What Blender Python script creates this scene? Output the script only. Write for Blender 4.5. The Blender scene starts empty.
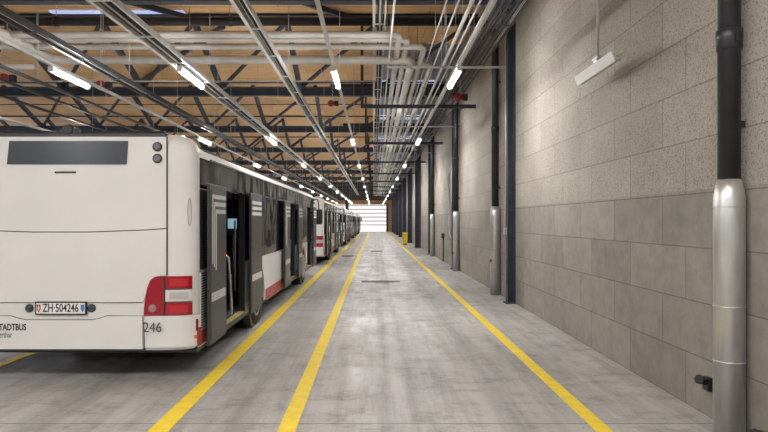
import bpy, bmesh, math, random
from mathutils import Vector, Matrix
random.seed(4)
sc = bpy.context.scene
COL = sc.collection
PI = math.pi
F, H0, U0, V0 = 580.0, 1.75, 373.7, 220.5

# ------------------------------------------------------------------ materials
def mat(name, col, rough=.5, metal=0, emit=None, es=0, spec=.5):
    m = bpy.data.materials.new(name); m.use_nodes = True
    b = m.node_tree.nodes['Principled BSDF']
    b.inputs['Base Color'].default_value = (*col, 1)
    b.inputs['Roughness'].default_value = rough
    b.inputs['Metallic'].default_value = metal
    b.inputs['Specular IOR Level'].default_value = spec
    if emit:
        b.inputs['Emission Color'].default_value = (*emit, 1)
        b.inputs['Emission Strength'].default_value = es
    return m

def noisy(name, c1, c2, scale=4, rough=.5, metal=0, bump=0, detail=5, stretch=(1, 1, 1), p=(.35, .65), spec=.5):
    m = mat(name, c1, rough, metal, spec=spec); nt = m.node_tree; N = nt.nodes; Lk = nt.links
    b = N['Principled BSDF']
    tc = N.new('ShaderNodeTexCoord'); mp = N.new('ShaderNodeMapping')
    mp.inputs['Scale'].default_value = stretch
    no = N.new('ShaderNodeTexNoise'); no.inputs['Scale'].default_value = scale; no.inputs['Detail'].default_value = detail
    r = N.new('ShaderNodeValToRGB')
    r.color_ramp.elements[0].position = p[0]; r.color_ramp.elements[1].position = p[1]
    r.color_ramp.elements[0].color = (*c1, 1); r.color_ramp.elements[1].color = (*c2, 1)
    Lk.new(tc.outputs['Object'], mp.inputs['Vector']); Lk.new(mp.outputs['Vector'], no.inputs['Vector'])
    Lk.new(no.outputs['Fac'], r.inputs['Fac']); Lk.new(r.outputs['Color'], b.inputs['Base Color'])
    if bump:
        bp = N.new('ShaderNodeBump'); bp.inputs['Strength'].default_value = bump; bp.inputs['Distance'].default_value = .01
        Lk.new(no.outputs['Fac'], bp.inputs['Height']); Lk.new(bp.outputs['Normal'], b.inputs['Normal'])
    return m

WHITE = noisy('bus_white', (.66, .65, .64), (.70, .69, .68), 1.5, .28)
GLASS = mat('tinted_glass', (.006, .007, .008), .05, spec=.14)
BLACK = mat('black_plastic', (.012, .012, .014), .45)
DARKG = mat('dark_grey_paint', (.035, .037, .04), .4)
_n = GLASS.node_tree; _t = _n.nodes.new('ShaderNodeTexNoise'); _t.inputs['Scale'].default_value = 1.3; _t.inputs['Detail'].default_value = 1
_c = _n.nodes.new('ShaderNodeTexCoord'); _b = _n.nodes.new('ShaderNodeBump'); _b.inputs['Strength'].default_value = .5; _b.inputs['Distance'].default_value = .03
_n.links.new(_c.outputs['Object'], _t.inputs['Vector']); _n.links.new(_t.outputs['Fac'], _b.inputs['Height']); _n.links.new(_b.outputs['Normal'], _n.nodes['Principled BSDF'].inputs['Normal'])
LEAFG = mat('door_pane_grey', (.042, .041, .040), .3, spec=.25)
RED = mat('red_skirt', (.36, .045, .04), .4)
REDL = mat('red_lens', (.30, .004, .018), .12)
CLEARL = mat('clear_lens', (.62, .58, .58), .12)
ORANGE = mat('orange_lens', (.7, .16, .03), .25)
DISPG = mat('display_glass', (.045, .055, .062), .2)
SEAM = mat('seam', (.03, .03, .03), .6)
STRIPE = mat('white_film', (.62, .62, .60), .4)
RUBBER = noisy('rubber', (.012, .012, .012), (.03, .03, .03), 12, .8)
RIM = mat('rim_silver', (.42, .42, .42), .35, .6)
CHROME = mat('steel_tube', (.6, .6, .6), .25, .9)
YEL = noisy('yellow_paint', (.74, .53, .02), (.84, .63, .04), 9, .55, p=(.3, .6))
LINING = mat('bus_lining', (.09, .095, .105), .6)
SEATB = mat('seat_fabric', (.03, .04, .10), .8)
STEEL = noisy('navy_steel', (.022, .026, .040), (.038, .043, .064), 3, .45)
GALV = noisy('galvanised', (.42, .42, .41), (.55, .55, .54), 8, .38, .55)
PIPEG = noisy('pipe_cladding', (.42, .40, .37), (.50, .48, .45), 3, .4, .15)
PVC = noisy('black_pvc', (.012, .012, .014), (.02, .02, .024), 5, .38)
SLEEVE = noisy('steel_sleeve', (.50, .50, .50), (.62, .62, .61), 18, .34, .75, stretch=(1, 1, .15))
CABLE = mat('cable', (.02, .02, .022), .6)
LAMPW = mat('lamp_housing', (.6, .6, .6), .4)
LAMPE = mat('lamp_tube', (1, 1, 1), .4, emit=(1, .98, .95), es=125)
REDP = mat('red_plastic', (.5, .02, .02), .35)
YBOX = mat('yellow_box', (.85, .62, .02), .4)
PLATE = mat('plate_white', (.75, .75, .74), .35)
BLUE = mat('shield_blue', (.05, .22, .5), .4)
TXT = mat('lettering', (.03, .03, .035), .5)

def wall_mat(name, base, base2, mort, speck, bscale=1.2, bh=.5, bump=.2, upper=False):
    m = mat(name, base, .75, spec=.3); nt = m.node_tree; N = nt.nodes; Lk = nt.links; b = N['Principled BSDF']
    tc = N.new('ShaderNodeTexCoord'); sp = N.new('ShaderNodeSeparateXYZ'); cb = N.new('ShaderNodeCombineXYZ')
    Lk.new(tc.outputs['Object'], sp.inputs[0]); Lk.new(sp.outputs['Y'], cb.inputs['X']); Lk.new(sp.outputs['Z'], cb.inputs['Y'])
    br = N.new('ShaderNodeTexBrick'); br.inputs['Scale'].default_value = 1
    br.inputs['Brick Width'].default_value = bscale; br.inputs['Row Height'].default_value = bh
    br.inputs['Mortar Size'].default_value = .008 if upper else .006; br.inputs['Mortar Smooth'].default_value = .3
    br.inputs['Color1'].default_value = (*base, 1); br.inputs['Color2'].default_value = (*base2, 1); br.inputs['Mortar'].default_value = (*mort, 1)
    br.offset = .37; br.inputs['Bias'].default_value = 0
    Lk.new(cb.outputs[0], br.inputs['Vector'])
    n1 = N.new('ShaderNodeTexNoise'); n1.inputs['Scale'].default_value = 62 if upper else 5; n1.inputs['Detail'].default_value = 6
    n1.inputs['Roughness'].default_value = .7
    Lk.new(tc.outputs['Object'], n1.inputs['Vector'])
    r = N.new('ShaderNodeValToRGB'); r.color_ramp.elements[0].position = .36; r.color_ramp.elements[1].position = .50 if upper else .60
    r.color_ramp.elements[0].color = (*([speck] * 3), 1); r.color_ramp.elements[1].color = (1.08, 1.08, 1.08, 1)
    Lk.new(n1.outputs['Fac'], r.inputs['Fac'])
    mx = N.new('ShaderNodeMix'); mx.data_type = 'RGBA'; mx.blend_type = 'MULTIPLY'; mx.inputs['Factor'].default_value = 1
    Lk.new(br.outputs['Color'], mx.inputs['A']); Lk.new(r.outputs['Color'], mx.inputs['B'])
    n2 = N.new('ShaderNodeTexNoise'); n2.inputs['Scale'].default_value = .9; n2.inputs['Detail'].default_value = 4
    Lk.new(tc.outputs['Object'], n2.inputs['Vector'])
    r2 = N.new('ShaderNodeValToRGB'); r2.color_ramp.elements[0].color = (.86, .86, .86, 1); r2.color_ramp.elements[1].color = (1.1, 1.1, 1.1, 1)
    r2.color_ramp.elements[0].position = .3; r2.color_ramp.elements[1].position = .7
    Lk.new(n2.outputs['Fac'], r2.inputs['Fac'])
    mx2 = N.new('ShaderNodeMix'); mx2.data_type = 'RGBA'; mx2.blend_type = 'MULTIPLY'; mx2.inputs['Factor'].default_value = 1
    Lk.new(mx.outputs['Result'], mx2.inputs['A']); Lk.new(r2.outputs['Color'], mx2.inputs['B'])
    Lk.new(mx2.outputs['Result'], b.inputs['Base Color'])
    bp = N.new('ShaderNodeBump'); bp.inputs['Strength'].default_value = bump; bp.inputs['Distance'].default_value = .012
    ad = N.new('ShaderNodeMath'); ad.operation = 'SUBTRACT'
    Lk.new(n1.outputs['Fac'], ad.inputs[0]); Lk.new(br.outputs['Fac'], ad.inputs[1])
    Lk.new(ad.outputs[0], bp.inputs['Height']); Lk.new(bp.outputs['Normal'], b.inputs['Normal'])
    return m
WALLU = wall_mat('rough_block', (.285, .258, .224), (.33, .302, .264), (.20, .18, .155), .42, bump=.5, upper=True)
WALLL = wall_mat('smooth_block', (.215, .196, .175), (.27, .247, .222), (.12, .11, .10), .88, bump=.12)

def floor_mat():
    m = mat('concrete_floor', (.45, .44, .43), .5, spec=.4); nt = m.node_tree; N = nt.nodes; Lk = nt.links; b = N['Principled BSDF']
    tc = N.new('ShaderNodeTexCoord')
    def noise(sc_, st, d=6, ro=.6):
        mp = N.new('ShaderNodeMapping'); mp.inputs['Scale'].default_value = st
        n = N.new('ShaderNodeTexNoise'); n.inputs['Scale'].default_value = sc_; n.inputs['Detail'].default_value = d
        n.inputs['Roughness'].default_value = ro
        Lk.new(tc.outputs['Object'], mp.inputs[0]); Lk.new(mp.outputs[0], n.inputs['Vector']); return n
    def ramp(n, a, b_, c1, c2):
        r = N.new('ShaderNodeValToRGB'); r.color_ramp.elements[0].position = a; r.color_ramp.elements[1].position = b_
        r.color_ramp.elements[0].color = (*c1, 1); r.color_ramp.elements[1].color = (*c2, 1); Lk.new(n.outputs['Fac'], r.inputs['Fac']); return r
    def mul(a, b_):
        x = N.new('ShaderNodeMix'); x.data_type = 'RGBA'; x.blend_type = 'MULTIPLY'; x.inputs['Factor'].default_value = 1
        Lk.new(a, x.inputs['A']); Lk.new(b_, x.inputs['B']); return x.outputs['Result']
    a = ramp(noise(1.3, (1, .35, 1), 8, .65), .3, .7, (.33, .322, .315), (.44, .43, .422))
    s = ramp(noise(5.5, (1, .07, 1), 9, .7), .34, .56, (.72, .71, .70), (1.05, 1.05, 1.05))
    g = ramp(noise(2.6, (.8, 1.3, 1), 12, .8), .36, .50, (.62, .61, .60), (1.03, 1.03, 1.03))
    h = ramp(noise(40, (1, 1, 1), 4), .3, .7, (.93, .93, .93), (1.05, 1.05, 1.05))
    c = mul(mul(mul(a.outputs[0], s.outputs[0]), g.outputs[0]), h.outputs[0])
    # transverse and longitudinal slab joints
    sp = N.new('ShaderNodeSeparateXYZ'); Lk.new(tc.outputs['Object'], sp.inputs[0])
    br = N.new('ShaderNodeTexBrick'); br.inputs['Scale'].default_value = 1; br.offset = 0
    br.inputs['Brick Width'].default_value = 60; br.inputs['Row Height'].default_value = 6.3; br.inputs['Mortar Size'].default_value = .012
    br.inputs['Color1'].default_value = (1, 1, 1, 1); br.inputs['Color2'].default_value = (1, 1, 1, 1); br.inputs['Mortar'].default_value = (.5, .5, .5, 1)
    mp = N.new('ShaderNodeMapping'); mp.inputs['Location'].default_value = (27.3, 1.3, 0)
    Lk.new(tc.outputs['Object'], mp.inputs[0]); Lk.new(mp.outputs[0], br.inputs['Vector'])
    c = mul(c, br.outputs['Color'])
    # worn tyre tracks, two long dark bands with broken edges
    tn = noise(6, (1, .15, 1), 6, .7)
    def M(op, a_, b_):
        q = N.new('ShaderNodeMath'); q.operation = op
        for i_, v_ in enumerate((a_, b_)):
            if isinstance(v_, (int, float)): q.inputs[i_].default_value = v_
            else: Lk.new(v_, q.inputs[i_])
        return q.outputs[0]
    tot = None
    for xc, hw in ((.12, .07), (.38, .05), (1.25, .10), (-1.2, .10), (-2.9, .15)):
        d_ = M('ABSOLUTE', M('SUBTRACT', sp.outputs['X'], xc), 0)
        k_ = M('MAXIMUM', M('SUBTRACT', 1.0, M('DIVIDE', d_, hw * 1.6)), 0.0)
        tot = k_ if tot is None else M('MAXIMUM', tot, k_)
    msk = M('MULTIPLY', tot, M('MULTIPLY', M('GREATER_THAN', tn.outputs['Fac'], .3), tn.outputs['Fac']))
    x_ = N.new('ShaderNodeMix'); x_.data_type = 'RGBA'; Lk.new(M('MULTIPLY', msk, .75), x_.inputs['Factor'])
    Lk.new(c, x_.inputs['A']); x_.inputs['B'].default_value = (.16, .155, .15, 1); c = x_.outputs['Result']
    # damp dark patches round the floor drain
    vm = N.new('ShaderNodeMapping'); vm.inputs['Location'].default_value = (-.1 * .55, -16.6 * .8, 0); vm.inputs['Scale'].default_value = (.55, .8, 1)
    Lk.new(tc.outputs['Object'], vm.inputs[0]); ln = N.new('ShaderNodeVectorMath'); ln.operation = 'LENGTH'; Lk.new(vm.outputs[0], ln.inputs[0])
    wet = M('MULTIPLY', M('MAXIMUM', M('SUBTRACT', 1.0, ln.outputs['Value']), 0.0), M('MULTIPLY', M('GREATER_THAN', noise(4, (1, 1, 1), 8, .7).outputs['Fac'], .5), .8))
    x_ = N.new('ShaderNodeMix'); x_.data_type = 'RGBA'; Lk.new(wet, x_.inputs['Factor'])
    Lk.new(c, x_.inputs['A']); x_.inputs['B'].default_value = (.10, .095, .09, 1); c = x_.outputs['Result']
    Lk.new(c, b.inputs['Base Color'])
    rr = ramp(noise(1.7, (1, .5, 1)), .35, .65, (.30, .30, .30), (.62, .62, .62)); Lk.new(rr.outputs[0], b.inputs['Roughness'])
    return m
FLOOR = floor_mat()

def wood_mat():
    m = mat('ceiling_wood', (.5, .34, .19), .6, spec=.3); nt = m.node_tree; N = nt.nodes; Lk = nt.links; b = N['Principled BSDF']
    tc = N.new('ShaderNodeTexCoord')
    br = N.new('ShaderNodeTexBrick'); br.inputs['Scale'].default_value = 1; br.offset = .4
    br.inputs['Brick Width'].default_value = 2.67; br.inputs['Row Height'].default_value = .9; br.inputs['Mortar Size'].default_value = .008
    br.inputs['Color1'].default_value = (.76, .475, .225, 1); br.inputs['Color2'].default_value = (.84, .555, .285, 1); br.inputs['Mortar'].default_value = (.34, .22, .12, 1)
    Lk.new(tc.outputs['Object'], br.inputs['Vector'])
    mp = N.new('ShaderNodeMapping'); mp.inputs['Scale'].default_value = (.6, 9, 1)
    n = N.new('ShaderNodeTexNoise'); n.inputs['Scale'].default_value = 2.5; n.inputs['Detail'].default_value = 7
    Lk.new(tc.outputs['Object'], mp.inputs[0]); Lk.new(mp.outputs[0], n.inputs['Vector'])
    r = N.new('ShaderNodeValToRGB'); r.color_ramp.elements[0].position = .3; r.color_ramp.elements[1].position = .6
    r.color_ramp.elements[0].color = (.78, .76, .72, 1); r.color_ramp.elements[1].color = (1.05, 1.05, 1.05, 1)
    Lk.new(n.outputs['Fac'], r.inputs['Fac'])
    x = N.new('ShaderNodeMix'); x.data_type = 'RGBA'; x.blend_type = 'MULTIPLY'; x.inputs['Factor'].default_value = 1
    Lk.new(br.outputs['Color'], x.inputs['A']); Lk.new(r.outputs[0], x.inputs['B']); Lk.new(x.outputs['Result'], b.inputs['Base Color'])
    return m
WOOD = wood_mat()
WOODT = noisy('timber_trim', (.52, .30, .13), (.62, .38, .18), 3, .6)
def daylight(name, col, s):
    return mat(name, (.7, .72, .75), .5, emit=col, es=s)
SKYL = daylight('rooflight_pane', (.42, .56, 1.0), .6)
GATE = daylight('translucent_gate', (.95, .96, 1.0), .95)
GATED = mat('gate_rail', (.55, .50, .47), .5, emit=(.9, .78, .68), es=.2)

# ------------------------------------------------------------------ mesh helpers
class MB:
    def __init__(s): s.bm = bmesh.new(); s.mi = 0
    def _set(s, n0):
        s.bm.faces.ensure_lookup_table()
        for f in s.bm.faces[n0:]: f.material_index = s.mi
    def box(s, x0, x1, y0, y1, z0, z1, bev=0):
        n0 = len(s.bm.faces)
        g = bmesh.ops.create_cube(s.bm, size=1)
        vs = g['verts']
        for v in vs:
            v.co = Vector(((x0 + x1) / 2 + v.co.x * (x1 - x0), (y0 + y1) / 2 + v.co.y * (y1 - y0), (z0 + z1) / 2 + v.co.z * (z1 - z0)))
        if bev:
            es = list({e for v in vs for e in v.link_edges})
            bmesh.ops.bevel(s.bm, geom=es, offset=bev, segments=2, profile=.5, affect='EDGES')
        s._set(n0); return s
    def tube(s, a, b, r, seg=14, r2=None, caps=True):
        a = Vector(a); b = Vector(b); r2 = r if r2 is None else r2
        d = (b - a).normalized(); up = Vector((0, 0, 1)) if abs(d.z) < .9 else Vector((1, 0, 0))
        p = d.cross(up).normalized(); q = d.cross(p)
        n0 = len(s.bm.faces)
        A = [s.bm.verts.new(a + r * (math.cos(t) * p + math.sin(t) * q)) for t in [2 * PI * i / seg for i in range(seg)]]
        B = [s.bm.verts.new(b + r2 * (math.cos(t) * p + math.sin(t) * q)) for t in [2 * PI * i / seg for i in range(seg)]]
        for i in range(seg):
            j = (i + 1) % seg; f = s.bm.faces.new((A[i], A[j], B[j], B[i])); f.smooth = True
        if caps: s.bm.faces.new(A[::-1]); s.bm.faces.new(B)
        s._set(n0); return s
    def path(s, pts, r, seg=12, bend=0):
        """tube swept through points; bend = elbow radius"""
        pts = [Vector(p) for p in pts]; out = [pts[0]]
        for i in range(1, len(pts) - 1):
            p0, p1, p2 = pts[i - 1], pts[i], pts[i + 1]
            if bend:
                a = p1 + (p0 - p1).normalized() * bend; c = p1 + (p2 - p1).normalized() * bend
                for k in range(7):
                    t = k / 6; out.append((1 - t) ** 2 * a + 2 * t * (1 - t) * p1 + t * t * c)
            else: out.append(p1)
        out.append(pts[-1]); n0 = len(s.bm.faces); rings = []
        d0 = (out[1] - out[0]).normalized(); up = Vector((0, 0, 1)) if abs(d0.z) < .9 else Vector((1, 0, 0))
        p = d0.cross(up).normalized()
        for i, o in enumerate(out):
            d = ((out[min(i + 1, len(out) - 1)] - o).normalized() + (o - out[max(i - 1, 0)]).normalized()).normalized()
            p = (p - d * p.dot(d)).normalized(); q = d.cross(p)
            rings.append([s.bm.verts.new(o + r * (math.cos(2 * PI * k / seg) * p + math.sin(2 * PI * k / seg) * q)) for k in range(seg)])
        for A, B in zip(rings, rings[1:]):
            for i in range(seg):
                j = (i + 1) % seg; f = s.bm.faces.new((A[i], A[j], B[j], B[i])); f.smooth = True
        s.bm.faces.new(rings[0][::-1]); s.bm.faces.new(rings[-1]); s._set(n0); return s
    def prism(s, pts, axis, a, b):
        """polygon (2D) extruded along axis x / y / z from a to b"""
        n0 = len(s.bm.faces)
        def P(p, t):
            return {'x': (t, p[0], p[1]), 'y': (p[0], t, p[1]), 'z': (p[0], p[1], t)}[axis]
        A = [s.bm.verts.new(P(p, a)) for p in pts]; B = [s.bm.verts.new(P(p, b)) for p in pts]
        s.bm.faces.new(A); s.bm.faces.new(B[::-1]); n = len(pts)
        for i in range(n): s.bm.faces.new((A[i], B[i], B[(i + 1) % n], A[(i + 1) % n]))
        s._set(n0); return s
    def lathe(s, prof, c, axis='x', seg=28):
        """prof = [(radius, along)]"""
        n0 = len(s.bm.faces); rings = []
        for r, t in prof:
            ring = []
            for k in range(seg):
                a = 2 * PI * k / seg; u, w = r * math.cos(a), r * math.sin(a)
                v = {'x': (t, u, w), 'y': (u, t, w), 'z': (u, w, t)}[axis]
                ring.append(s.bm.verts.new(Vector(c) + Vector(v)))
            rings.append(ring)
        for A, B in zip(rings, rings[1:]):
            for i in range(seg):
                j = (i + 1) % seg; f = s.bm.faces.new((A[i], A[j], B[j], B[i])); f.smooth = True
        s.bm.faces.new(rings[0][::-1]); s.bm.faces.new(rings[-1]); s._set(n0); return s
    def build(s, name, mats, parent=None, smooth=False):
        bmesh.ops.recalc_face_normals(s.bm, faces=s.bm.faces)
        me = bpy.data.meshes.new(name); s.bm.to_mesh(me); s.bm.free()
        for m in (mats if isinstance(mats, (list, tuple)) else [mats]): me.materials.append(m)
        o = bpy.data.objects.new(name, me); COL.objects.link(o)
        if parent: o.parent = parent
        return o

def tag(o, label, cat, group=None, kind=None):
    o['label'] = label; o['category'] = cat
    if group: o['group'] = group
    if kind: o['kind'] = kind
    return o
def thing(name, loc, label, cat, group=None):
    o = bpy.data.objects.new(name, None); COL.objects.link(o); o.location = loc
    o.empty_display_size = .2
    return tag(o, label, cat, group)
def struct(o, label=None):
    o['kind'] = 'structure'
    if label: o['label'] = label
    return o
def kids(o): return [c for c in bpy.data.objects if c.parent == o]
def copy_tree(o, parent=None):
    c = o.copy(); COL.objects.link(c); c.parent = parent
    for ch in kids(o): copy_tree(ch, c)
    return c
def text(body, size, loc, rot, m, parent, name='lettering', align='CENTER', sx=1.0, ext=.001, bold=0):
    cu = bpy.data.curves.new(name, 'FONT'); cu.body = body; cu.size = size; cu.align_x = align; cu.align_y = 'CENTER'
    cu.extrude = ext; cu.offset = bold; cu.resolution_u = 3
    t = bpy.data.objects.new('tmp', cu); COL.objects.link(t)
    dg = bpy.context.evaluated_depsgraph_get()
    me = bpy.data.meshes.new_from_object(t.evaluated_get(dg)); bpy.data.objects.remove(t)
    me.transform(Matrix.Diagonal((sx, 1, 1, 1))); me.materials.clear(); me.materials.append(m)
    o = bpy.data.objects.new(name, me); COL.objects.link(o); o.location = loc; o.rotation_euler = rot; o.parent = parent
    return o

# ------------------------------------------------------------------ setting
XW, XL, Y0, YE, ZC = 2.99, -24.0, -7.0, 92.0, 7.7
struct(MB().box(XL - .3, XW + .3, Y0, YE + .3, -.2, 0).build('floor', FLOOR), 'grey stained concrete floor of the bus depot')
w = struct(MB().box(XW, XW + .3, Y0, YE, 0, 2.03).build('wall_right', WALLL), 'smooth grey concrete block wall on the right')
w2 = MB().box(XW, XW + .3, Y0, YE, 2.03, ZC).build('upper_blockwork', WALLU, w)
w2['label'] = 'rough beige porous blockwork'
struct(MB().box(XL - .3, XW + .3, Y0, YE, ZC, ZC + .25).build('ceiling', WOOD), 'light timber board ceiling')
struct(MB().box(XL - .3, XL, Y0, YE, 0, 3.4).box(XL - .3, XL, Y0, YE, 6.2, ZC).build('wall_left', WALLL))
struct(MB().box(XL - .2, XL - .1, Y0, YE, 3.4, 6.2).build('window_1', daylight('fill_band', (.9, .95, 1), 1.3)))  # unseen glowing band, added to bring more light into the hall
# far end: translucent sectional gate, timber head and side wall
struct(MB().box(XL, XW, YE, YE + .3, 4.95, ZC).build('wall_back', mat('dark_cladding', (.10, .09, .085), .7)))
g = struct(MB().box(XL, 2.02, YE + .05, YE + .12, 0, 4.3).build('door_1', GATE), 'bright translucent white gate at far end')
for k in range(6):
    z = .95 + k * .62
    MB().box(XL, 2.02, YE - .02, YE + .05, z, z + .2).build('gate_rail', GATED, g)
MB().box(XL, 2.3, YE - .1, YE + .05, 4.3, 4.95).build('gate_head', WOODT, g)
MB().box(1.98, 2.25, YE - .25, YE, 0, 4.3).build('gate_jamb', STEEL, g)
struct(MB().box(2.25, XW, YE, YE + .2, 0, 4.95).build('wall_back_side', WOODT))
MBp = MB().box(-4.35, -3.85, YE - 3, YE - 2.5, 0, ZC)
tag(MBp.build('steel_pillar', STEEL), 'slim dark free standing pillar in front of the far white gate', 'pillar')

# painted lines
def line(x, wd, label):
    o = MB().box(x - wd / 2, x + wd / 2, Y0 + .5, YE - 2, 0, .004).build('floor_marking', YEL)
    tag(o, label, 'floor line')
line(-1.79, .17, 'yellow painted line running right beside the bus wheels')
line(-.725, .15, 'yellow painted line along the middle of the aisle floor')
line(1.915, .14, 'yellow painted line nearest the concrete block wall')
line(-4.52, .13, 'yellow painted line passing under the nearest bus')

# floor drains
for x0, x1, yy, d, lb in ((-.35, .75, 16.6, .35, 'dark metal floor drain cover, the nearest in the aisle'),
                     (-.15, .5, 33, .6, 'dark metal floor drain cover, the farthest right in the aisle'),
                     (-1.55, -1.0, 28.5, .8, 'dark metal floor drain cover between the two left yellow lines')):
    t = thing('floor_drain', ((x0 + x1) / 2, yy, 0), lb, 'drain')
    hw = (x1 - x0) / 2
    MB().box(-hw, hw, -d / 2, d / 2, 0, .006).build('drain_channel', BLACK, t)
    m = MB()
    n = 10
    for i in range(n):
        x = -hw + .02 + i * (2 * hw - .04) / (n - 1); m.box(x - .008, x + .008, -d / 2, d / 2, .006, .012)
    m.box(-hw, hw, -d / 2, -d / 2 + .03, .006, .013).box(-hw, hw, d / 2 - .03, d / 2, .006, .013)
    m.build('grate', mat('grate_iron', (.09, .088, .085), .55, .3), t)

# ------------------------------------------------------------------ trusses
TY = [11.25] + [11.6 + 8.1 * k for k in range(1, 10)]
ordn = ['nearest', 'second', 'third', 'fourth', 'fifth', 'sixth', 'seventh', 'eighth', 'ninth', 'tenth', 'eleventh', 'twelfth']
ZB = 1.75 + 4.37
def beam(m, a, b, w_, h_):
    a = Vector(a); b = Vector(b); d = (b - a).normalized(); up = Vector((0, 0, 1)) if abs(d.z) < .98 else Vector((0, 1, 0))
    p = d.cross(up).normalized() * w_ / 2; q = p.normalized().cross(d) * h_ / 2
    n0 = len(m.bm.faces); A = [m.bm.verts.new(a + s * p + t * q) for s, t in ((-1, -1), (1, -1), (1, 1), (-1, 1))]
    B = [m.bm.verts.new(b + s * p + t * q) for s, t in ((-1, -1), (1, -1), (1, 1), (-1, 1))]
    for i in range(4): m.bm.faces.new((A[i], A[(i + 1) % 4], B[(i + 1) % 4], B[i]))
    m.bm.faces.new(A[::-1]); m.bm.faces.new(B); m._set(n0)
def i_beam_x(x0, x1, y, z, w_=.2, h_=.3, t=.03):
    m = MB(); m.box(x0, x1, y - w_ / 2, y + w_ / 2, z - h_ / 2, z - h_ / 2 + t); m.box(x0, x1, y - w_ / 2, y + w_ / 2, z + h_ / 2 - t, z + h_ / 2)
    m.box(x0, x1, y - .02, y + .02, z - h_ / 2 + t, z + h_ / 2 - t); return m
nodes = [-2.5 - 2.67 * k for k in range(-2, 9) ]
nodes = [n for n in nodes if -23.5 < n < 2.6]
for i, y in enumerate(TY):
    t = thing('roof_truss', (0, y, ZB), 'dark blue steel roof truss, ' + ordn[i] + ' from the camera', 'roof truss', None)
    i_beam_x(XL, XW, 0, 0).build('bottom_chord', STEEL, t)
    i_beam_x(XL, XW, -3.0, 1.53, .14, .05, .012).build('top_chord', STEEL, t)
    for n in nodes:
        m = MB(); beam(m, (n, 0, .1), (n, -3.0, 1.36), .15, .15); m.build('post', STEEL, t)
        if n + 2.67 < 2.9:
            m = MB(); beam(m, (n, 0, .12), (n + 2.67, -3.0, 1.36), .09, .09); m.build('diagonal', STEEL, t)
    for n in nodes: MB().prism([(n - .28, -.02), (n + .28, -.02), (n + .12, .3), (n - .12, .3)], 'y', -.06, -.03).build('gusset_plate', STEEL, t)
# roof bracing in the two nearest bays
for (a, b, lb) in (((-12.5, 9.3), (-4.8, 17.2), 'thin dark roof brace crossing the top left corner'), ((-7.9, 9.3), (-.2, 17.2), 'thin dark roof brace above the grey ducts'),
                   ((-4.5, 17.4), (-10.5, 17.4 + 7.9), 'thin dark roof brace beyond the grey ducts')):
    m = MB(); beam(m, (a[0], a[1], ZC - .12), (b[0], b[1], ZC - .12), .1, .14); tag(m.build('roof_brace', STEEL), lb, 'brace')
# rooflights
struct(MB().box(.28, XW, 19.6, YE, ZC - .02, ZC).build('trim_1', noisy('blue_lit_deck', (.20, .22, .28), (.27, .29, .35), 2, .5)), 'grey metal deck above the ducts, blue light painted into its colour')  # deck strip with the blue light on this ceiling put into its colour
for i, y in enumerate(TY[1:8]):
    for j, (x0, x1) in enumerate(((-9.2, -5.4), (.25, 2.7))):
        if (i == 0 and j == 1) or (i > 0 and j == 0): continue
        o = MB().box(x0, x1, y - 3.3, y - (2.9 if j == 0 else 1.9), ZC - .03, ZC + .01).build('window_%d' % (2 + i * 2 + j), SKYL); struct(o)
o = struct(MB().box(-18.5, -12, 26.0, 27.4, ZC - .03, ZC + .01).build('window_20', daylight('rooflight_bright', (.45, .58, 1.0), 2.5)))

# ------------------------------------------------------------------ columns
COLY = [(12.3, .17, .17), (20.95, .17, .14), (30.0, .17, .16)] + [(37 + 8.1 * k, .36, .36) for k in range(7)]
for i, (y, d, wd) in enumerate(COLY):
    t = thing('steel_column', (XW - d / 2, y, 0), 'dark steel column against the block wall, ' + ordn[i] + ' from the camera', 'column')
    m = MB(); m.box(-d / 2, -d / 2 + .03, -wd / 2, wd / 2, 0, ZB + .1).box(d / 2 - .03, d / 2, -wd / 2, wd / 2, 0, ZB + .1).box(-d / 2, d / 2, -.015, .015, 0, ZB + .1)
    m.build('shaft', STEEL, t)
    MB().box(-d / 2 - .05, d / 2, -wd / 2 - .04, wd / 2 + .04, 0, .025).build('base_plate', STEEL, t)
    if i == 0:
        MB().box(-d / 2 - .06, -d / 2, -.04, .04, 1.45, 1.6, .01).build('switch_box', GALV, t)
        MB().tube((-d / 2 - .02, 0, 1.6), (-d / 2 - .02, 0, ZB), .013).build('conduit', GALV, t)

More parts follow.
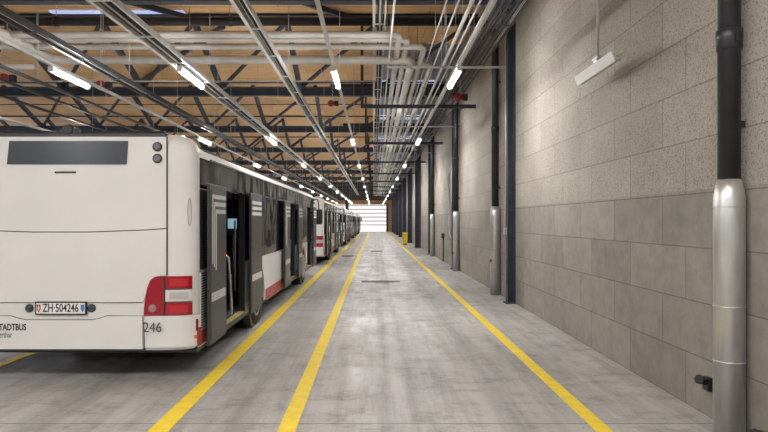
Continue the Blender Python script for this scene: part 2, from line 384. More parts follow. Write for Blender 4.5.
# ------------------------------------------------------------------ wall downpipes with steel sleeves
PX = 2.868
for i, (y, top) in enumerate(((4.68, ZC - .05), (13.7, 6.0), (20.2, 6.0), (28.4, 6.0))):
    t = thing('downpipe', (PX, y, 0), ['large black downpipe in a steel sleeve at the right edge, nearest of all',
        'black downpipe in a steel sleeve beside the nearest steel column', 'black downpipe in a steel sleeve, third from the camera',
        'black downpipe in a steel sleeve, fourth and farthest from the camera'][i], 'pipe')
    if i == 0: MB().tube((0, 0, 2.0), (0, 0, top), .083, 28).build('pipe', PVC, t)
    else: MB().path([(0, 0, 2.0), (0, 0, 6.15), (-.25, 0, 6.43)], .085, 18, .12).build('pipe', PVC, t)
    MB().lathe([(.115, 0), (.115, 1.93), (.111, 1.96), (.088, 2.08), (.085, 2.08)], (0, 0, 0), 'z', 32).build('sleeve', SLEEVE, t)
    for z in (.62, 1.06, 1.86): MB().lathe([(.1145, z - .006), (.1185, z - .004), (.1185, z + .004), (.1145, z + .006)], (0, 0, 0), 'z', 32).build('sleeve_seam', GALV, t)
    m = MB().lathe([(.084, -.09), (.094, -.085), (.094, -.01), (.099, 0), (.099, .07), (.084, .08)], (0, 0, 3.21 if i == 0 else 3.9), 'z', 32)
    m.build('pipe_collar', PVC, t)
    if i == 0: MB().box(-.012, .012, -.125, -.09, 3.17, 3.24).build('clamp', BLACK, t)
    for z in (5.0, 2.5): MB().box(.04, .121, -.02, .02, z, z + .05).build('bracket', BLACK, t)
    if i in (1, 2): MB().lathe([(.035, 0), (.045, .02), (.03, .06)], (-.125, -.03, .62 if i == 2 else .8), 'x', 16).build('cap', BLACK, t)
# wall sockets / bells
t = thing('cable_socket', (XW, 5.15, .3), 'small black plug socket low on the wall beside the nearest downpipe', 'socket')
MB().box(-.05, 0, -.05, .05, -.06, .06, .01).build('socket_body', BLACK, t)
MB().tube((-.05, 0, .02), (-.12, -.03, .05), .033, 16, .042).build('plug', BLACK, t)
t = thing('cable_socket', (XW, 4.42, .08), 'black plug socket on the wall at the bottom right corner of the view', 'socket')
MB().box(-.05, 0, -.05, .05, -.06, .06, .01).build('socket_body', BLACK, t)
MB().tube((-.05, 0, .02), (-.1, 0, .05), .033, 16, .04).build('plug', BLACK, t)
t = thing('hose_connection', (XW, 22.6, 1.1), 'thin pipe with tap on the wall between two sleeved downpipes', 'tap')
MB().path([(-.05, 0, 2.5), (-.05, 0, .2), (-.05, -.5, .0), (-.05, -.9, .1)], .02, 8, .12).build('pipe', GALV, t)
MB().tube((-.08, -.9, .1), (0, -.9, .1), .06).build('valve', BLACK, t)
t = thing('hose_connection', (XW, 24.6, 1.0), 'short dark standpipe on the wall near the third sleeved downpipe', 'tap')
MB().tube((-.04, 0, -1.0), (-.04, 0, 0), .022).build('pipe', BLACK, t)
MB().box(-.12, 0, -.09, .09, 0, .2, .01).build('valve_box', BLACK, t)

# yellow bin
t = thing('yellow_cabinet', (2.28, 42.2, 0), 'small bright yellow cabinet standing between the far columns', 'cabinet')
MB().box(-.17, .17, -.2, .2, .06, .84, .02).build('body', YBOX, t)
MB().box(-.19, .19, -.22, .22, .84, .89, .015).build('lid', YBOX, t)
MB().box(-.15, .15, -.18, .18, 0, .06).build('plinth', BLACK, t)
t = thing('wall_reel', (XW, 39.0, 1.0), 'dark hose reel hanging low on the wall just beyond the first wide column', 'hose reel')
MB().lathe([(.25, -.2), (.25, -.17), (.14, -.17), (.14, -.06), (.25, -.06), (.25, -.03)], (0, -.1, 0), 'x').build('reel', BLACK, t)
MB().box(-.05, 0, -.2, .1, -.05, .3).build('bracket', GALV, t)

# unlit fixture hanging near the wall
t = thing('unlit_light', (2.66, 6.88, 3.5), 'white tilted unlit light fixture hanging on a rod in front of the wall', 'light fixture')
m = MB(); m.prism([(-.05, 0), (.03, 0), (.08, .11), (.07, .115), (.03, .03), (-.04, .015)], 'y', -.58, .58)
m.build('trough', GALV, t)
MB().prism([(-.04, -.02), (-.085, .09), (-.075, .095), (-.03, -.01)], 'y', -.58, .58).build('front_lip', LAMPW, t)
MB().box(-.03, .05, -.06, .06, .07, .16).build('bracket', GALV, t)
MB().tube((0, 0, .1), (0, 0, ZC - 3.5), .016).build('rod', GALV, t)
MB().box(-.04, .04, -.09, .09, .16, .185).build('cross_arm', GALV, t)

# ------------------------------------------------------------------ lamps and trunking
ZL = 1.75 + 2.57
def steps(a, b, d):
    r = []
    while a < b: r.append(a); a += d
    return r
def hangers(t, pts, ztop, r=.006):
    p = pts[0]; h = MB().tube((0, 0, 0), (0, 0, ztop - p[2]), r, 6).build('hanger', GALV, t); h.location = p
    for q in pts[1:]:
        c = h.copy(); COL.objects.link(c); c.parent = t; c.location = q
def rail(x, w_, y0, y1, z, label, kind='tray', mtl=GALV, cables=3, hy=8.1, name='cable_tray'):
    t = thing(name, (x, 0, z), label, 'cable tray' if kind == 'tray' else 'rail')
    if kind == 'tray':
        MB().box(-w_ / 2, -w_ / 2 + .05, y0, y1, -.03, .05).build('side_rail', mtl, t)
        MB().box(w_ / 2 - .025, w_ / 2, y0, y1, -.03, .05).build('side_rail', mtl, t)
        rg = MB().box(-w_ / 2, w_ / 2, -.02, .02, -.035, -.02).build('rung', mtl, t); yy = y0 + .3; rg.location.y = yy
        while yy + 1.35 < y1:
            yy += 1.35; c = rg.copy(); COL.objects.link(c); c.parent = t; c.location.y = yy
        for k in range(cables):
            cx = -w_ / 2 + .09 + (w_ - .15) * (k + .5) / cables
            MB().tube((cx, y0, .0), (cx, y1, .0), .016, 8).build('cable', CABLE if k % 3 != 1 else GALV, t)
    else:
        MB().box(-w_ / 2, w_ / 2, y0, y1, .001, .05).build('profile', mtl, t)
    hangers(t, [(0, yy, .04) for yy in steps(y0 + 2.2, y1, hy)], ZC - z, .007)
    return t
def lamp_proto():
    t = thing('strip_light', (0, 10.2, ZL), '', 'light')
    MB().box(-.035, .035, -.64, .64, -.035, 0).build('housing', LAMPW, t)
    MB().path([(0, -.62, -.062), (0, .62, -.062)], .042, 12).build('diffuser', LAMPE, t)
    for s in (-1, 1): MB().box(-.045, .045, s * .6225 - .0225, s * .6225 + .0225, -.1, -.02, .01).build('end_cap', LAMPW, t)
    return t
proto = lamp_proto()
rows = [(-.668, 'middle row over the aisle'), (1.425, 'row nearest the block wall'), (-3.22, 'row above the right side of the buses'), (-5.36, 'row above the left side of the buses'), (-9.45, 'row far left of the buses')]
first = True
ld = bpy.data.lights.new('strip_light_glow', 'AREA'); ld.shape = 'RECTANGLE'; ld.size = .09; ld.size_y = 1.2
ld.energy = 16; ld.color = (1, .985, .96)
for x, rn in rows:
    for k in range(-2, 10):
        y = 10.25 + 8.1 * k
        if y > YE: continue
        if first: o = proto; first = False
        else: o = copy_tree(proto)
        o.location = (x, y, ZL)
        o['label'] = ('lit strip light in the ' + rn + ', ' + (ordn[k] + ' in view') if k >= 0 else 'lit strip light behind the camera, ' + rn.replace('of the buses', '').replace('the right side', 'right') + ((', near') if k == -1 else ', far'))
        o['group'] = 'strip lights, ' + rn
        l = bpy.data.objects.new('strip_light_glow', ld); COL.objects.link(l); l.parent = o; l.location = (0, 0, -.108)
rail(-.668, .05, -7, 88, ZL, 'thin light rail carrying the middle row of strip lights', 'rail', LAMPW, name='light_rail')
rail(1.425, .04, -7, 88, ZL, 'thin light rail carrying the strip lights nearest the wall', 'rail', LAMPW, name='light_rail')
rail(-3.22, .30, -7, 88, ZL + .04, 'wide cable tray carrying the strip lights above the bus side', 'tray', GALV, 4)
rail(-5.36, .06, -7, 88, ZL, 'thin light rail carrying the strip lights above the left of the buses', 'rail', GALV, name='light_rail')
rail(-9.45, .12, -7, 88, ZL, 'pale light rail at the far left edge', 'rail', LAMPW, name='light_rail')
rail(-1.67, .19, -7, 62, ZL + .15, 'cable tray without lights left of the middle strip lights', 'tray', GALV, 4)
rail(-4.8, .22, -7, 80, ZL + .1, 'dark cable tray between the two lamp rows over the buses', 'tray', DARKG, 3)
rail(-6.6, .07, -7, 80, ZL + .14, 'dark thin rail left of the buses, nearer of two', 'rail', DARKG, name='ceiling_rail')
rail(-7.4, .06, -7, 80, ZL + .2, 'thin dark rail left of the grey diagonal duct', 'rail', DARKG, name='ceiling_rail')
rail(-9.0, .08, -7, 80, ZL + .42, 'dark thin rail left of the buses, farther of two', 'rail', STEEL, name='ceiling_rail')
rail(.10, .24, -7, 85, 5.45, 'upright cable ladder left of the bundle of grey ducts', 'tray', GALV, 3)
rail(.33, .03, -7, 85, 5.2, 'thin pale conduit between the cable ladder and ducts', 'rail', LAMPW, name='ceiling_rail')
rail(2.49, .2, -7, 85, 5.42, 'dark cable tray along the top of the block wall', 'tray', DARKG, 5)
rail(2.20, .16, -7, 85, 5.4, 'dark narrow cable tray beside the wall top tray', 'tray', STEEL, 3)

# ------------------------------------------------------------------ grey ducts: cross the hall then turn along the aisle
ZD = 1.75 + 3.55
dl = [(11.07, .064, .49, .0), (11.42, .062, .66, .02), (11.85, .062, 1.04, .0), (12.72, .095, .84, -.03), (13.05, .055, 1.30, -.02)]
dn = ['first of the ducts that cross and turn, nearest the camera', 'second crossing grey duct', 'third crossing grey duct', 'thickest crossing grey duct, farthest from camera', 'short grey duct turning near the wall']
for i, (y, r, xt, dz) in enumerate(dl):
    x0 = -21 if i < 3 else (-7.35 if i == 3 else .95)
    pts = [(x0, y, ZD + dz), (xt, y, ZD + dz), (xt, 80, ZD + dz)]
    if i == 3: pts = [(-7.0, 2, ZD + dz), (-7.0, y, ZD + dz)] + pts[1:]
    t = thing('ceiling_duct', (0, 0, 0), 'pale grey round duct, ' + dn[i], 'duct')
    MB().path(pts, r, 14, .24).build('pipe', PIPEG, t)
    hangers(t, [(xt, yy, ZD + dz) for yy in steps(17.2, 80, 8.1)], ZC)
    for yy in steps(y + 1.2, 79, 4.8): MB().tube((xt, yy - .03, ZD + dz), (xt, yy + .03, ZD + dz), r + .006, 14).build('joint_band', GALV, t)
CONDM = mat('pale_conduit', (.55, .54, .52), .45)
# an extra lower crossing duct to the left
tag(MB().path([(-21, 12.55, ZD - .23), (-7.35, 12.55, ZD - .23)], .06, 14).build('ceiling_duct', PIPEG), 'pale grey round duct at the far left, lowest of the crossing ducts', 'duct')
for i, (x, r, z) in enumerate(((1.57, .034, 5.25), (1.70, .02, 5.25), (1.92, .018, 5.3), (1.365, .018, 5.27), (1.18, .014, 5.3), (1.83, .014, 5.2))):
    t = thing('conduit', (x, 0, z), ['pale thin conduit right of the grey ducts', 'thinner pale conduit beside the first conduit', 'pale conduit nearest the wall tray',
        'pale conduit just left of the strip lights by the wall', 'thin conduit running between the grey ducts', 'thinnest conduit among those right of the ducts'][i], 'conduit')
    MB().tube((0, -6, 0), (0, 85, 0), r, 10).build('tube', CONDM, t)
    hangers(t, [(0, yy, 0) for yy in steps(3., 80, 8.1)], ZC - z, .005)
# transverse supports beneath ducts
for k in range(9):
    y = 17.0 + 8.1 * k
    t = thing('pipe_support', (0, y, 5.1), 'dark steel support bar under the grey ducts, ' + ordn[k] + ' from the camera', 'bracket', 'support bars under the ducts')
    MB().box(-.38, XW, -.05, .05, -.06, .04).build('bar', STEEL, t)
    MB().box(-.38, -.30, -.04, .04, .04, ZC - 5.1).build('hanger', STEEL, t)
    t = thing('duct_cradle', (0, y - 4.2, 5.14), 'light galvanised channel under the grey ducts, ' + ordn[k] + ' from the camera', 'bracket', 'galvanised channels under the ducts')
    MB().box(.28, XW, -.025, .025, -.03, .01).build('bar', GALV, t)
    hangers(t, [(.3, 0, 0), (1.5, 0, 0)], ZC - 5.14, .008)
# drain pipe across under the roof, ends in second downpipe
t = thing('drain_pipe', (0, 13.7, 6.45), 'thick dark drain pipe crossing under the roof to the second downpipe', 'pipe')
MB().tube((-20, 0, 0), (2.62, 0, 0), .1, 18).build('pipe', PVC, t)
for x in (.28, -3.4, -7.5): MB().tube((x - .05, 0, 0), (x + .05, 0, 0), .115, 18).build('pipe_collar', PVC, t)
hangers(t, [(x, 0, .08) for x in (.28, 2.0, -3.4, -7.5, -12)], ZC - 6.45, .01)
for k, y in enumerate((20.2, 28.4)):
    t = thing('drain_pipe', (0, y, 6.42), ['dark drain pipe leading to the third downpipe', 'dark drain pipe leading to the fourth downpipe'][k], 'pipe')
    MB().tube((-1.5, 0, 0), (2.62, 0, 0), .09, 16).build('pipe', PVC, t)
    MB().tube((0, 0, .06), (0, 0, ZC - 6.42), .01, 8).build('hangers', GALV, t)
# thin transverse conduits
for y, z, r, mt, lb in ((13.25, 4.93, .016, GALV, 'thin bright crossing conduit behind the nearest strip lights'), (21.0, 5.95, .018, STEEL, 'thin dark crossing conduit beyond the second truss'),
                 (9.6, 6.35, .014, STEEL, 'thin dark crossing conduit near the top of the view')):
    t = thing('crossing_conduit', (0, y, z), lb, 'conduit')
    MB().tube((-20, 0, 0), (.05, 0, 0), r, 8).build('tube', mt, t)
    hangers(t, [(x, 0, 0) for x in (-1.2, -4.2, -7.7, -11)], ZC - z, .005)
# red alarm units and cameras
def alarm(x, y, z, lb, zt=ZC):
    t = thing('alarm_sounder', (x, y, z), lb, 'alarm')
    RA = bpy.data.materials.get('alarm_red') or mat('alarm_red', (.26, .012, .02), .4)
    MB().lathe([(.05, -.07), (.10, -.06), (.11, .0), (.08, .05), (.04, .06)], (0, 0, 0), 'y', 18).build('horn', RA, t)
    MB().box(.1, .24, -.05, .06, -.08, .08, .02).build('body', BLACK, t)
    MB().tube((.05, 0, .05), (.05, 0, zt - z), .01, 6).build('rod', GALV, t)
alarm((458 - U0) * 14.5 / F, 14.5, 1.75 + 123 * 14.5 / F, 'red alarm sounder high beside the block wall', 5.35)
alarm((101 - U0) * 13 / F, 13, 1.75 + 135 * 13 / F, 'red alarm sounder hanging over the nearest bus')
alarm((5 - U0) * 13 / F, 13, 1.75 + 142 * 13 / F, 'red alarm sounder at the far left of the ceiling')
alarm((331 - U0) * 18.8 / F, 18.8, 1.75 + 117 * 18.8 / F, 'red alarm sounder behind the middle strip light')
def twin(x, y, z, lb):
    t = thing('twin_camera', (x, y, z), lb, 'camera')
    for s in (-1, 1): MB().lathe([(.05, .08), (.12, .05), (.14, -.04), (.11, -.07), (.05, -.06)], (s * .17, 0, 0), 'y', 18).build('housing', STEEL, t)
    MB().box(-.2, .2, -.02, .04, .1, .14).tube((0, 0, .12), (0, 0, ZC - z), .012, 6).build('mount', GALV, t)
twin((218 - U0) * 18.6 / F, 18.6, 1.75 + 135 * 18.6 / F, 'pair of round dark cameras on the second truss above the bus')
twin((415 - U0) * 26 / F, 26, 1.75 + 68 * 26 / F, 'pair of round dark cameras beside the far wall lights')

# ------------------------------------------------------------------ BUS
W, L = 1.46, 12.7
RX, RY, NN = .35, .16, 2.4
def corner(t):      # rear right corner plan, t 0..1 from rear face to side
    a = t * PI / 2
    return (W - RX + RX * math.sin(a) ** (2 / NN), RY - RY * math.cos(a) ** (2 / NN))
def corner_at_x(x):
    lo, hi = 0, 1
    for _ in range(40):
        m_ = (lo + hi) / 2
        if corner(m_)[0] < x: lo = m_
        else: hi = m_
    return lo
def patch(t0, t1, z0, z1, off, name, m_, parent, n=10, x_flat=None, inset_l=None):
    """thin lens following the rear corner"""
    pts = []
    if x_flat is not None: pts.append((x_flat, 0.))
    pts += [corner(t0 + (t1 - t0) * k / n) for k in range(n + 1)]
    out = []; N_ = len(pts)
    for i, p in enumerate(pts):
        a = pts[max(i - 1, 0)]; b = pts[min(i + 1, N_ - 1)]; d = Vector((b[0] - a[0], b[1] - a[1])).normalized()
        out.append((p[0] + d.y * off, p[1] - d.x * off))
    inn = [(p[0], p[1] + .004) for p in pts]
    mb = MB(); mb.prism(out + inn[::-1], 'z', z0, z1)
    return mb.build(name, m_, parent)

def zr(v): return 1.75 - (v - V0) / 92.0
def xr(u): return (u - 61.0) / 92.0

def make_bus():
    R = thing('city_bus', (-3.40, 6.3, 0), '', 'bus', 'white city buses parked in one line')
    # --- shell
    plan = []
    for k in range(13): plan.append(corner(k / 12))
    plan.append((W, .55))
    fr = [(W - .35 + .35 * math.cos(a), L - .35 + .35 * math.sin(a)) for a in [PI / 2 * k / 6 for k in range(7)]]
    plan += fr; plan += [(-x, y) for x, y in reversed(plan)]
    lev = [(.34, .035, .035), (.375, 0, 0), (1.13, 0, 0), (2.45, 0, 0), (2.50, .012, .002), (2.56, .06, .012), (2.61, .18, .035), (2.65, .32, .08), (2.69, .52, .17), (2.715, .75, .4)]
    m = MB(); rings = []
    for z, i_, ir in lev:
        rings.append([m.bm.verts.new((x * (1 - (ir if y < .3 else i_) / W), L / 2 + (y - L / 2) * (1 - min(i_, .3 * ir + (.5 * i_ if y > 1 else 0)) / (L / 2)), z)) for x, y in plan])
    n = len(plan)
    for li, (A, B) in enumerate(zip(rings, rings[1:])):
        for i in range(n):
            j = (i + 1) % n; p, q = plan[i], plan[j]
            side_r = p[0] > W - .001 and q[0] > W - .001 and abs(p[1] - q[1]) > 3
            side_l = p[0] < -W + .001 and q[0] < -W + .001 and abs(p[1] - q[1]) > 3
            if side_r and li < 3: continue
            f = m.bm.faces.new((A[i], A[j], B[j], B[i])); f.smooth = True
            front = min(p[1], q[1]) > L - .2
            if li == 2 and (side_l or front): f.material_index = 1
    f = m.bm.faces.new(rings[-1]); f.smooth = False
    body = m.build('body', [WHITE, GLASS], R)
    MB().box(-W + .06, W - .02, .12, L - .3, .29, .38).build('underbody', BLACK, R)
    # lining
    m = MB(); m.box(-W + .05, -W + .07, .2, L - .5, .38, 2.42).box(-W + .05, W - .06, .3, .32, .38, 2.42).box(-W + .05, W - .06, .3, L - .5, 2.42, 2.44)
    m.build('interior_lining', LINING, R)
    # --- rear panels
    FL = 1.15
    top = MB(); top.prism([(-FL, zr(137)), (FL, zr(137)), (FL, zr(228)), (.9, zr(229.6)), (.3, zr(231.5)), (-.3, zr(231.5)), (-.9, zr(229.6)), (-FL, zr(228))], 'y', -.012, .02)
    top.build('upper_hatch', WHITE, R)
    tl = xr(147)
    low = MB(); low.prism([(-FL, zr(229)), (-.9, zr(230.6)), (-.3, zr(232.5)), (.3, zr(232.5)), (.9, zr(230.6)), (FL, zr(229)), (FL, zr(275)),
                          (1.08, zr(275)), (1.0, zr(280)), (.95, zr(289)), (.90, zr(302)), (-.90, zr(302)), (-.95, zr(289)), (-1.0, zr(280)), (-1.08, zr(275)), (-FL, zr(275))], 'y', -.012, .02)
    low.build('engine_hatch', WHITE, R)
    def seam(name, pts, r=.005):
        m_ = MB(); m_.path(pts, r, 6); return m_.build(name, SEAM, R)
    seam('hatch_seam', [(-FL, -.010, zr(228.5)), (-.9, -.010, zr(230.1)), (-.3, -.010, zr(232)), (.3, -.010, zr(232)), (.9, -.010, zr(230.1)), (FL, -.010, zr(228.5))], .006)
    seam('corner_seam', [(FL + .008, -.008, zr(137)), (FL + .008, -.008, zr(275))], .007)
    seam('corner_seam', [(-FL - .008, -.008, zr(137)), (-FL - .008, -.008, zr(275))], .007)
    seam('hatch_edge', [(-.9, -.008, zr(302.4)), (.9, -.008, zr(302.4))], .004)
    # bumper with the dip under the plate
    bp = [(-.92, .36), (.90, .36), (.90, zr(315.5)), (.52, zr(315.5)), (.44, zr(318)), (.36, zr(319.6)), (-.36, zr(319.6)), (-.44, zr(318)), (-.52, zr(315.5)), (-.92, zr(315.5))]
    m = MB(); m.prism(bp, 'y', -.035, .02); b_ = m.build('bumper', WHITE, R)
    seam('bumper_seam', [(.92, -.012, .36), (.905, -.03, zr(315.5)), (.52, -.03, zr(315.2)), (.44, -.03, zr(317.6)), (.36, -.03, zr(319.2)), (-.36, -.03, zr(319.2)), (-.44, -.03, zr(317.6)), (-.52, -.03, zr(315.2)), (-.92, -.03, zr(315.5))], .004)
    m = MB(); m.prism([(-.92, .36), (.92, .36), (.92, .345), (-.92, .345)], 'y', -.03, .05); m.build('bumper_lip', SEAM, R)
    patch(0, .93, .375, zr(315.5), .022, 'bumper_corner', WHITE, R, x_flat=.925)
    # plate
    pl = MB().box(-.262, .295, -.03, -.012, zr(314.4), zr(301.2), .004).build('number_plate', BLACK, R)
    MB().box(-.245, .278, -.034, -.029, zr(313), zr(302.6)).build('plate_face', PLATE, pl)
    for x in (-.335, .34):
        MB().lathe([(.045, 0), (.045, -.015), (.025, -.035), (.0, -.036)][:3], (x, .0, zr(308)), 'y', 20).build('rear_button', DISPG, R)
    # display, dash, round lamps
    m = MB(); m.prism([(xr(8.5), zr(164.5)), (xr(127.5), zr(164.5)), (xr(129), zr(141.3)), (xr(11), zr(141.3))], 'y', -.024, .0)
    m.build('destination_display', DISPG, R)
    MB().box(xr(56), xr(77), -.022, -.01, zr(173.4), zr(171.6)).build('vent_slot', SEAM, R)
    for s in (1, -1):
        for v in (147, 158.7):
            lm = MB().lathe([(.052, 0), (.052, -.014), (.043, -.018)], (s * xr(158.2), -.008, zr(v)), 'y', 24).build('marker_lamp', BLACK, R)
            MB().lathe([(.04, -.014), (.04, -.022), (.02, -.026)], (s * xr(158.2), -.008, zr(v)), 'y', 24).build('lens', mat('grey_lens', (.16, .18, .19), .15), lm)
    # roof strip and clasp
    MB().box(-1.2, 1.14, -.0, .14, zr(137.2), zr(133.2), .008).build('roof_strip', DARKG, R)
    MB().tube((-1.3, .1, 2.72), (1.1, .1, 2.72), .018, 8).build('roof_rail', BLACK, R)
    MB().lathe([(.05, -.03), (.06, 0), (.05, .06)], (.08, .02, 2.74), 'y', 14).box(.0, .2, .0, .05, 2.7, 2.75).build('roof_clasp', BLACK, R)
    # tail lights
    def tail(mir):
        g_ = []
        m_ = MB(); zt, zb = zr(276), zr(315)
        prof = [(xr(145), zb)] + [(xr(145) + .13 * (k / 8) ** 1.6 + .0, zb + (zt - zb) * (1 - (1 - k / 8) ** 1.7)) for k in range(1, 9)] + [(1.13, zt), (1.13, zb)]
        prof = [(xr(145.0), zb), (xr(145.6), zr(305)), (xr(146.8), zr(296)), (xr(148.6), zr(287)), (xr(151.5), zr(280)), (xr(155.5), zr(276.8)), (xr(159), zt), (1.13, zt), (1.13, zb)]
        m_.prism(prof, 'y', -.03, .01); tl_ = m_.build('tail_light', REDL, R); g_.append(tl_)
        c_ = MB().lathe([(.045, 0), (.045, -.006), (.03, -.012)], (xr(153.8), -.03, zr(308)), 'y', 20).build('reversing_lens', mat('dull_lens', (.35, .2, .2), .2), tl_)
        g_.append(c_)
        t0 = corner_at_x(1.145); t1 = corner_at_x(1.405)
        for v0, v1, mm, nm in ((276, 288.2, REDL, 'brake_lens'), (289.6, 301.2, CLEARL, 'indicator_lens'), (302.6, 315, REDL, 'fog_lens')):
            g_.append(patch(t0, t1, zr(v1), zr(v0), .028, nm, mm, tl_))
        tin = corner_at_x(1.19); tou = corner_at_x(1.37)
        for v0, v1, mm in ((278.5, 286, mat('red_inner', (.46, .015, .02), .1)), (292, 299, mat('clear_inner', (.45, .43, .43), .08)), (305, 312.5, mat('red_inner2', (.46, .012, .02), .1))):  # inner lenses, each in a plain colour of its own
            g_.append(patch(tin, tou, zr(v1), zr(v0), .033, 'inner_lens', mm, tl_))
        g_.append(patch(t0, t1, zr(301.9), zr(301.2), .026, 'lens_gap', SEAM, tl_)); g_.append(patch(t0, t1, zr(289.6), zr(288.2), .026, 'lens_gap', SEAM, tl_))
        sm = MB().box(1.128, 1.142, -.034, .01, zb, zt).build('lens_divider', SEAM, tl_); g_.append(sm)
        if mir:
            for o_ in g_:
                o_.data.transform(Matrix.Diagonal((-1, 1, 1, 1))); o_.data.flip_normals()
    tail(False); tail(True)
    # handle outline on corner, reflectors
    tc_ = corner(corner_at_x(1.385))
    pts = [(tc_[0] + .004 + .018 * math.cos(a), tc_[1] - .012 + .006 * math.cos(a), zr(212) + .15 * math.sin(a)) for a in [2 * PI * k / 24 for k in range(25)]]
    MB().path(pts, .004, 6).build('fuel_flap_seam', mat('soft_seam', (.28, .28, .28), .5), R)
    patch(.72, .80, zr(332), zr(320), .028, 'side_reflector', REDL, R, 3)
    patch(.66, .76, zr(339.5), zr(336), .028, 'side_reflector', ORANGE, R, 3)
    patch(.76, .96, .37, zr(329), .026, 'corner_skirt', RED, R, 5)
    # --- curb side fixed panels
    def panel(poly, m_, name, x0=W - .04, x1=W):
        mb = MB(); mb.prism(poly, 'x', x0, x1); return mb.build(name, m_, R)
    def arch(y0, y1, yc, z0=.34, z1=1.13, r=.56):
        p = [(y0, z0), (y0, z1), (y1, z1), (y1, z0)]
        a0 = math.asin((z0 - .48) / r)
        arc = [(yc + r * math.cos(a), .48 + r * math.sin(a)) for a in [a0 + (PI - 2 * a0) * k / 16 for k in range(17)]]
        return p + arc
    panel([(.16, .34), (.16, 1.2), (1.0, 1.2), (1.0, .34)], WHITE, 'side_panel')
    gr = MB().box(W, W + .012, .165, .9, .52, 1.17).build('vent_grille', STRIPE, R)
    m = MB()
    for k in range(22): z = .54 + k * .029; m.box(W + .008, W + .016, .19, .86, z, z + .013)
    m.build('vent_slots', BLACK, gr)
    gb = MB().box(W - .03, W + .006, .165, 1.0, 1.2, 2.1).build('upper_grille', BLACK, R)
    m = MB()
    for k in range(26): z = 1.24 + k * .03; m.box(W, W + .014, .2, .9, z, z + .01)
    m.build('vent_slats', DARKG, gb)
    panel([(.165, .36), (.165, .52), (1.0, .52), (1.0, .36)], RED, 'side_skirt', W - .01, W + .008)
    panel(arch(2.45, 6.6, 3.45), WHITE, 'side_panel')
    panel(arch(8.0, 10.6, 9.85), WHITE, 'side_panel')
    panel([(11.5, .34), (11.5, 1.13), (L - .34, 1.13), (L - .34, .34)], WHITE, 'side_panel')
    panel([(4.1, .31), (4.1, .52), (6.6, .52), (6.6, .31)], RED, 'side_skirt', W - .03, W + .006)
    panel([(8.0, .31), (8.0, .52), (9.2, .52), (9.2, .31)], RED, 'side_skirt', W - .03, W + .006)
    panel([(10.42, .31), (10.42, .52), (10.6, .52), (10.6, .31)], RED, 'side_skirt', W - .03, W + .006)
    # windows
    wins = [(.165, 1.0, 2.1), (2.45, 3.9, 1.13), (3.96, 5.2, 1.13), (5.26, 6.58, 1.13), (8.02, 9.3, 1.13), (9.36, 10.58, 1.13), (11.52, L - .34, 1.13),
            (1.02, 2.43, 2.12), (6.62, 7.98, 2.12), (10.62, 11.5, 2.12)]
    for a, b, z in wins:
        wn = MB().box(W - .03, W + .004, a, b, z + .01, 2.455, .006).build('side_window' if z < 2 else 'header_glass', GLASS, R)
    for a in (3.93, 5.23, 9.33): MB().box(W - .035, W, a - .03, a + .03, 1.13, 2.45).build('window_pillar', BLACK, R)
    # opening window top lights seen as thin frame
    for a, b in ((3.96, 5.2), (5.26, 6.58), (8.02, 9.3)):
        MB().box(W + .004, W + .01, a + .05, b - .05, 2.16, 2.19).build('window_divider', BLACK, R)
    MB().box(W - .06, W + .012, .58, L - .4, 2.452, 2.472, .004).build('rain_gutter', DARKG, R)
    # door jambs
    for a in (1.0, 2.45, 6.6, 8.0, 10.6, 11.5): MB().box(W - .09, W - .001, a - .03, a + .03, .36, 2.12).build('door_post', BLACK, R)
    for a, b in ((1.0, 2.45), (6.6, 8.0), (10.6, 11.5)):
        MB().box(W - .10, W + .01, a, b, .33, .385).build('door_sill', DARKG, R)
        MB().box(W - .08, W + .014, a + .03, b - .03, .385, .392).build('sill_strip', mat('sill_yellow', (.5, .42, .16), .5), R)
    # wheels
    for s in (1, -1):
        for yc in (3.45, 9.85):
            wh = MB().lathe([(.30, -.14), (.46, -.14), (.48, -.11), (.48, .07), (.465, .10), (.43, .115), (.30, .115)] if s > 0 else [(.30, .14), (.46, .14), (.48, .11), (.48, -.07), (.465, -.10), (.43, -.115), (.30, -.115)], (s * (W - .14), yc, .48), 'x', 36).build('wheel', RUBBER, R)
            if yc > 9: prof = [(.30, -.1), (.325, .118), (.29, .13), (.22, .135), (.12, .165), (.05, .17)]
            else: prof = [(.30, -.1), (.325, .118), (.29, .128), (.26, .05), (.17, .03), (.15, .10), (.06, .115)]
            MB().lathe([(r, s * t) for r, t in prof], (s * (W - .14), yc, .48), 'x', 32).build('rim', RIM, wh)
            if s > 0: MB().lathe([(.57, -.3), (.57, -.04)], (W, yc, .48), 'x', 28).build('wheel_housing', BLACK, R)
    # --- door leaves (standing open outside the body side)
    def leaf(y0, y1, flip=False, xo=.055):
        x0, x1 = W + xo, W + xo + .035; z0, z1 = .33, 2.17
        d = MB().box(x0, x1, y0, y1, z0, z1, .01).build('door_leaf', DARKG, R)
        MB().box(x1 - .002, x1 + .004, y0 + .06, y1 - .06, z0 + .06, z1 - .06).build('pane', LEAFG, d)
        m_ = MB(); xs0, xs1 = x1 + .004, x1 + .007; wd = y1 - y0
        for k in range(3):
            z = z1 - .14 - k * .085; ys = y0 + .09 + k * .075; sw = .038
            if flip: m_.box(xs0, xs1, y0 + .07, y1 - .1 - 0 * k, z - .03, z + .02)
            else:
                m_.box(xs0, xs1, ys, y1 - .07, z - .03, z + .02)
                m_.box(xs0, xs1, ys, ys + sw, 1.25 - .04 * k, z - .03)
        m_.build('stripes', STRIPE, d)
        m_ = MB().box(xs0, xs1, y0 + .07, y1 - .07, .82, .92); m_.build('sticker_band', STRIPE, d)
        MB().lathe([(.02, 0), (.02, .012), (.012, .018)], (xs0, y1 - .1 if not flip else y0 + .1, 1.33), 'x', 12).build('button', ORANGE, d)
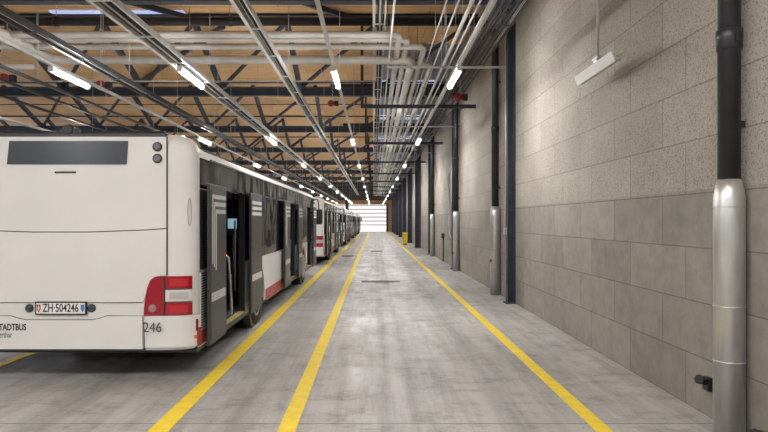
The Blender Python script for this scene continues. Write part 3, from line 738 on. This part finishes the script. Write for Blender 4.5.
        for z in (.5, 2.0): MB().box(W - .02, x0 + .005, (y0 + y1) / 2 - .03, (y0 + y1) / 2 + .03, z - .02, z + .02).build('hinge_arm', BLACK, d)
        return d
    leaf(.24, .99); leaf(2.44, 3.34, True); leaf(5.80, 6.60); leaf(8.0, 8.8, True); leaf(11.5, 12.45, True)
    # --- interior
    MB().box(-W + .07, W - .1, .33, L - .5, .385, .40).build('cabin_floor', mat('cabin_floor', (.16, .18, .22), .5), R)
    for y, x in ((1.75, .55), (3.17, 1.11), (1.05, 1.25), (7.2, .5), (8.05, 1.25), (4.5, .5), (6.0, .5), (10.7, 1.2)):
        MB().tube((x, y, .4), (x, y, 2.42), .017, 10).build('grab_pole', CHROME, R)
    MB().path([(1.39, 1.08, 1.27), (1.39, 1.72, 1.27), (1.39, 1.9, .55), (1.39, 1.9, .4)], .02, 10, .12).build('grab_handle', CHROME, R)
    MB().path([(1.33, 2.35, .7), (1.33, 2.35, 1.75)], .014, 8).build('grab_handle', mat('door_handle_dark', (.1, .1, .1), .3), R)
    v = MB().box(1.02, 1.2, 3.1, 3.24, 1.5, 1.84, .02).build('ticket_validator', DARKG, R)
    MB().box(1.04, 1.18, 3.085, 3.101, 1.62, 1.78).build('screen', mat('validator_screen', (.1, .2, .25), .2, emit=(.4, .7, .8), es=.5), v)
    for y in (.9, 1.8, 2.7, 3.6, 4.5, 5.4, 6.3, 7.2):
        for x in ((-1.0, -.5) if y != 4.5 else (-1.0,)):
            m_ = MB().box(x - .2, x + .2, y - .2, y + .22, .78, .88, .03).box(x - .2, x + .2, y - .26, y - .17, .84, 1.45, .04).box(x - .05, x + .05, y - .1, y + .1, .4, .79)
            m_.build('seat', SEATB, R)
    for y in (4.3, 5.2):
        MB().box(.75, 1.15, y - .2, y + .22, .78, .88, .03).box(.75, 1.15, y - .26, y - .17, .84, 1.45, .04).box(.9, 1.0, y - .1, y + .1, .4, .79).build('seat', SEATB, R)
    # mirror
    mi = MB().box(W + .02, W + .24, L + .16, L + .28, 1.62, 2.12, .04).build('wing_mirror', BLACK, R)
    MB().path([(W - .12, L - .05, 2.42), (W + .1, L + .18, 2.45), (W + .13, L + .22, 2.1)], .02, 8, .08).build('mirror_arm', BLACK, mi)
    # front lamps
    for s in (-1, 1): MB().box(s * 1.0 - .18, s * 1.0 + .18, L - .03, L + .02, .6, .78, .02).build('headlight', CLEARL, R)
    return R
bus = make_bus()
others = []
for y in (22.6, 38.6, 54.6, 70.6):
    b = copy_tree(bus); b.location = (-3.40, y, 0); others.append(b)
bus['label'] = 'nearest white city bus, its full rear with number plate facing the camera'
for b, l in zip(others, ('white city bus parked second in the line, red tail light visible', 'white city bus third in the line', 'white city bus fourth in the line', 'farthest white city bus, just before the bright gate')):
    b['label'] = l
RX90 = (PI / 2, 0, 0)
plate = [c for c in kids(bus) if c.name.startswith('number_plate')][0]
text('ZH·504246', .125, (.018, -.0352, zr(307.8)), RX90, TXT, plate, 'plate_lettering', sx=.67, bold=.0022)
m = MB(); m.prism([(-.238, zr(304)), (-.198, zr(304)), (-.198, zr(309)), (-.218, zr(311.8)), (-.238, zr(309))], 'y', -.037, -.034); m.build('country_shield', REDP, plate)
MB().box(-.222, -.214, -.0385, -.037, zr(310), zr(305)).box(-.23, -.206, -.0385, -.037, zr(308), zr(307)).build('shield_cross', PLATE, plate)
m = MB(); m.prism([(.236, zr(304)), (.272, zr(304)), (.272, zr(309)), (.254, zr(311.8)), (.236, zr(309))], 'y', -.037, -.034); m.build('canton_shield', BLUE, plate)
text('246', .155, (xr(154.3), -.0475, zr(327)), RX90, mat('number_grey', (.06, .06, .06), .5), bus, 'fleet_number', sx=.88)
text('STADTBUS', .098, (xr(28.6), -.0365, zr(326.8)), RX90, TXT, bus, 'operator_name', align='RIGHT', sx=.69, bold=.003)
text('winterthur', .094, (xr(14.6), -.0365, zr(334.2)), RX90, TXT, bus, 'operator_town', align='RIGHT', sx=.57)

# ------------------------------------------------------------------ world, camera
wd = bpy.data.worlds.new('World'); sc.world = wd; wd.use_nodes = True
bg = wd.node_tree.nodes['Background']; bg.inputs[0].default_value = (.93, .96, 1, 1); bg.inputs[1].default_value = .55
cam = bpy.data.cameras.new('Camera'); co = bpy.data.objects.new('Camera', cam); COL.objects.link(co)
co.location = (0, 0, H0); co.rotation_euler = (PI / 2, 0, 0)
cam.sensor_width = 36; cam.lens = 36 * F / 768; cam.clip_end = 300
cam.shift_x = (384 - U0) / 768; cam.shift_y = -(216 - V0) / 768
sc.camera = co
vs = sc.view_settings; vs.view_transform = 'Standard'; vs.look = 'None'; vs.gamma = 1; vs.use_curve_mapping = False
vs.exposure = 0.12
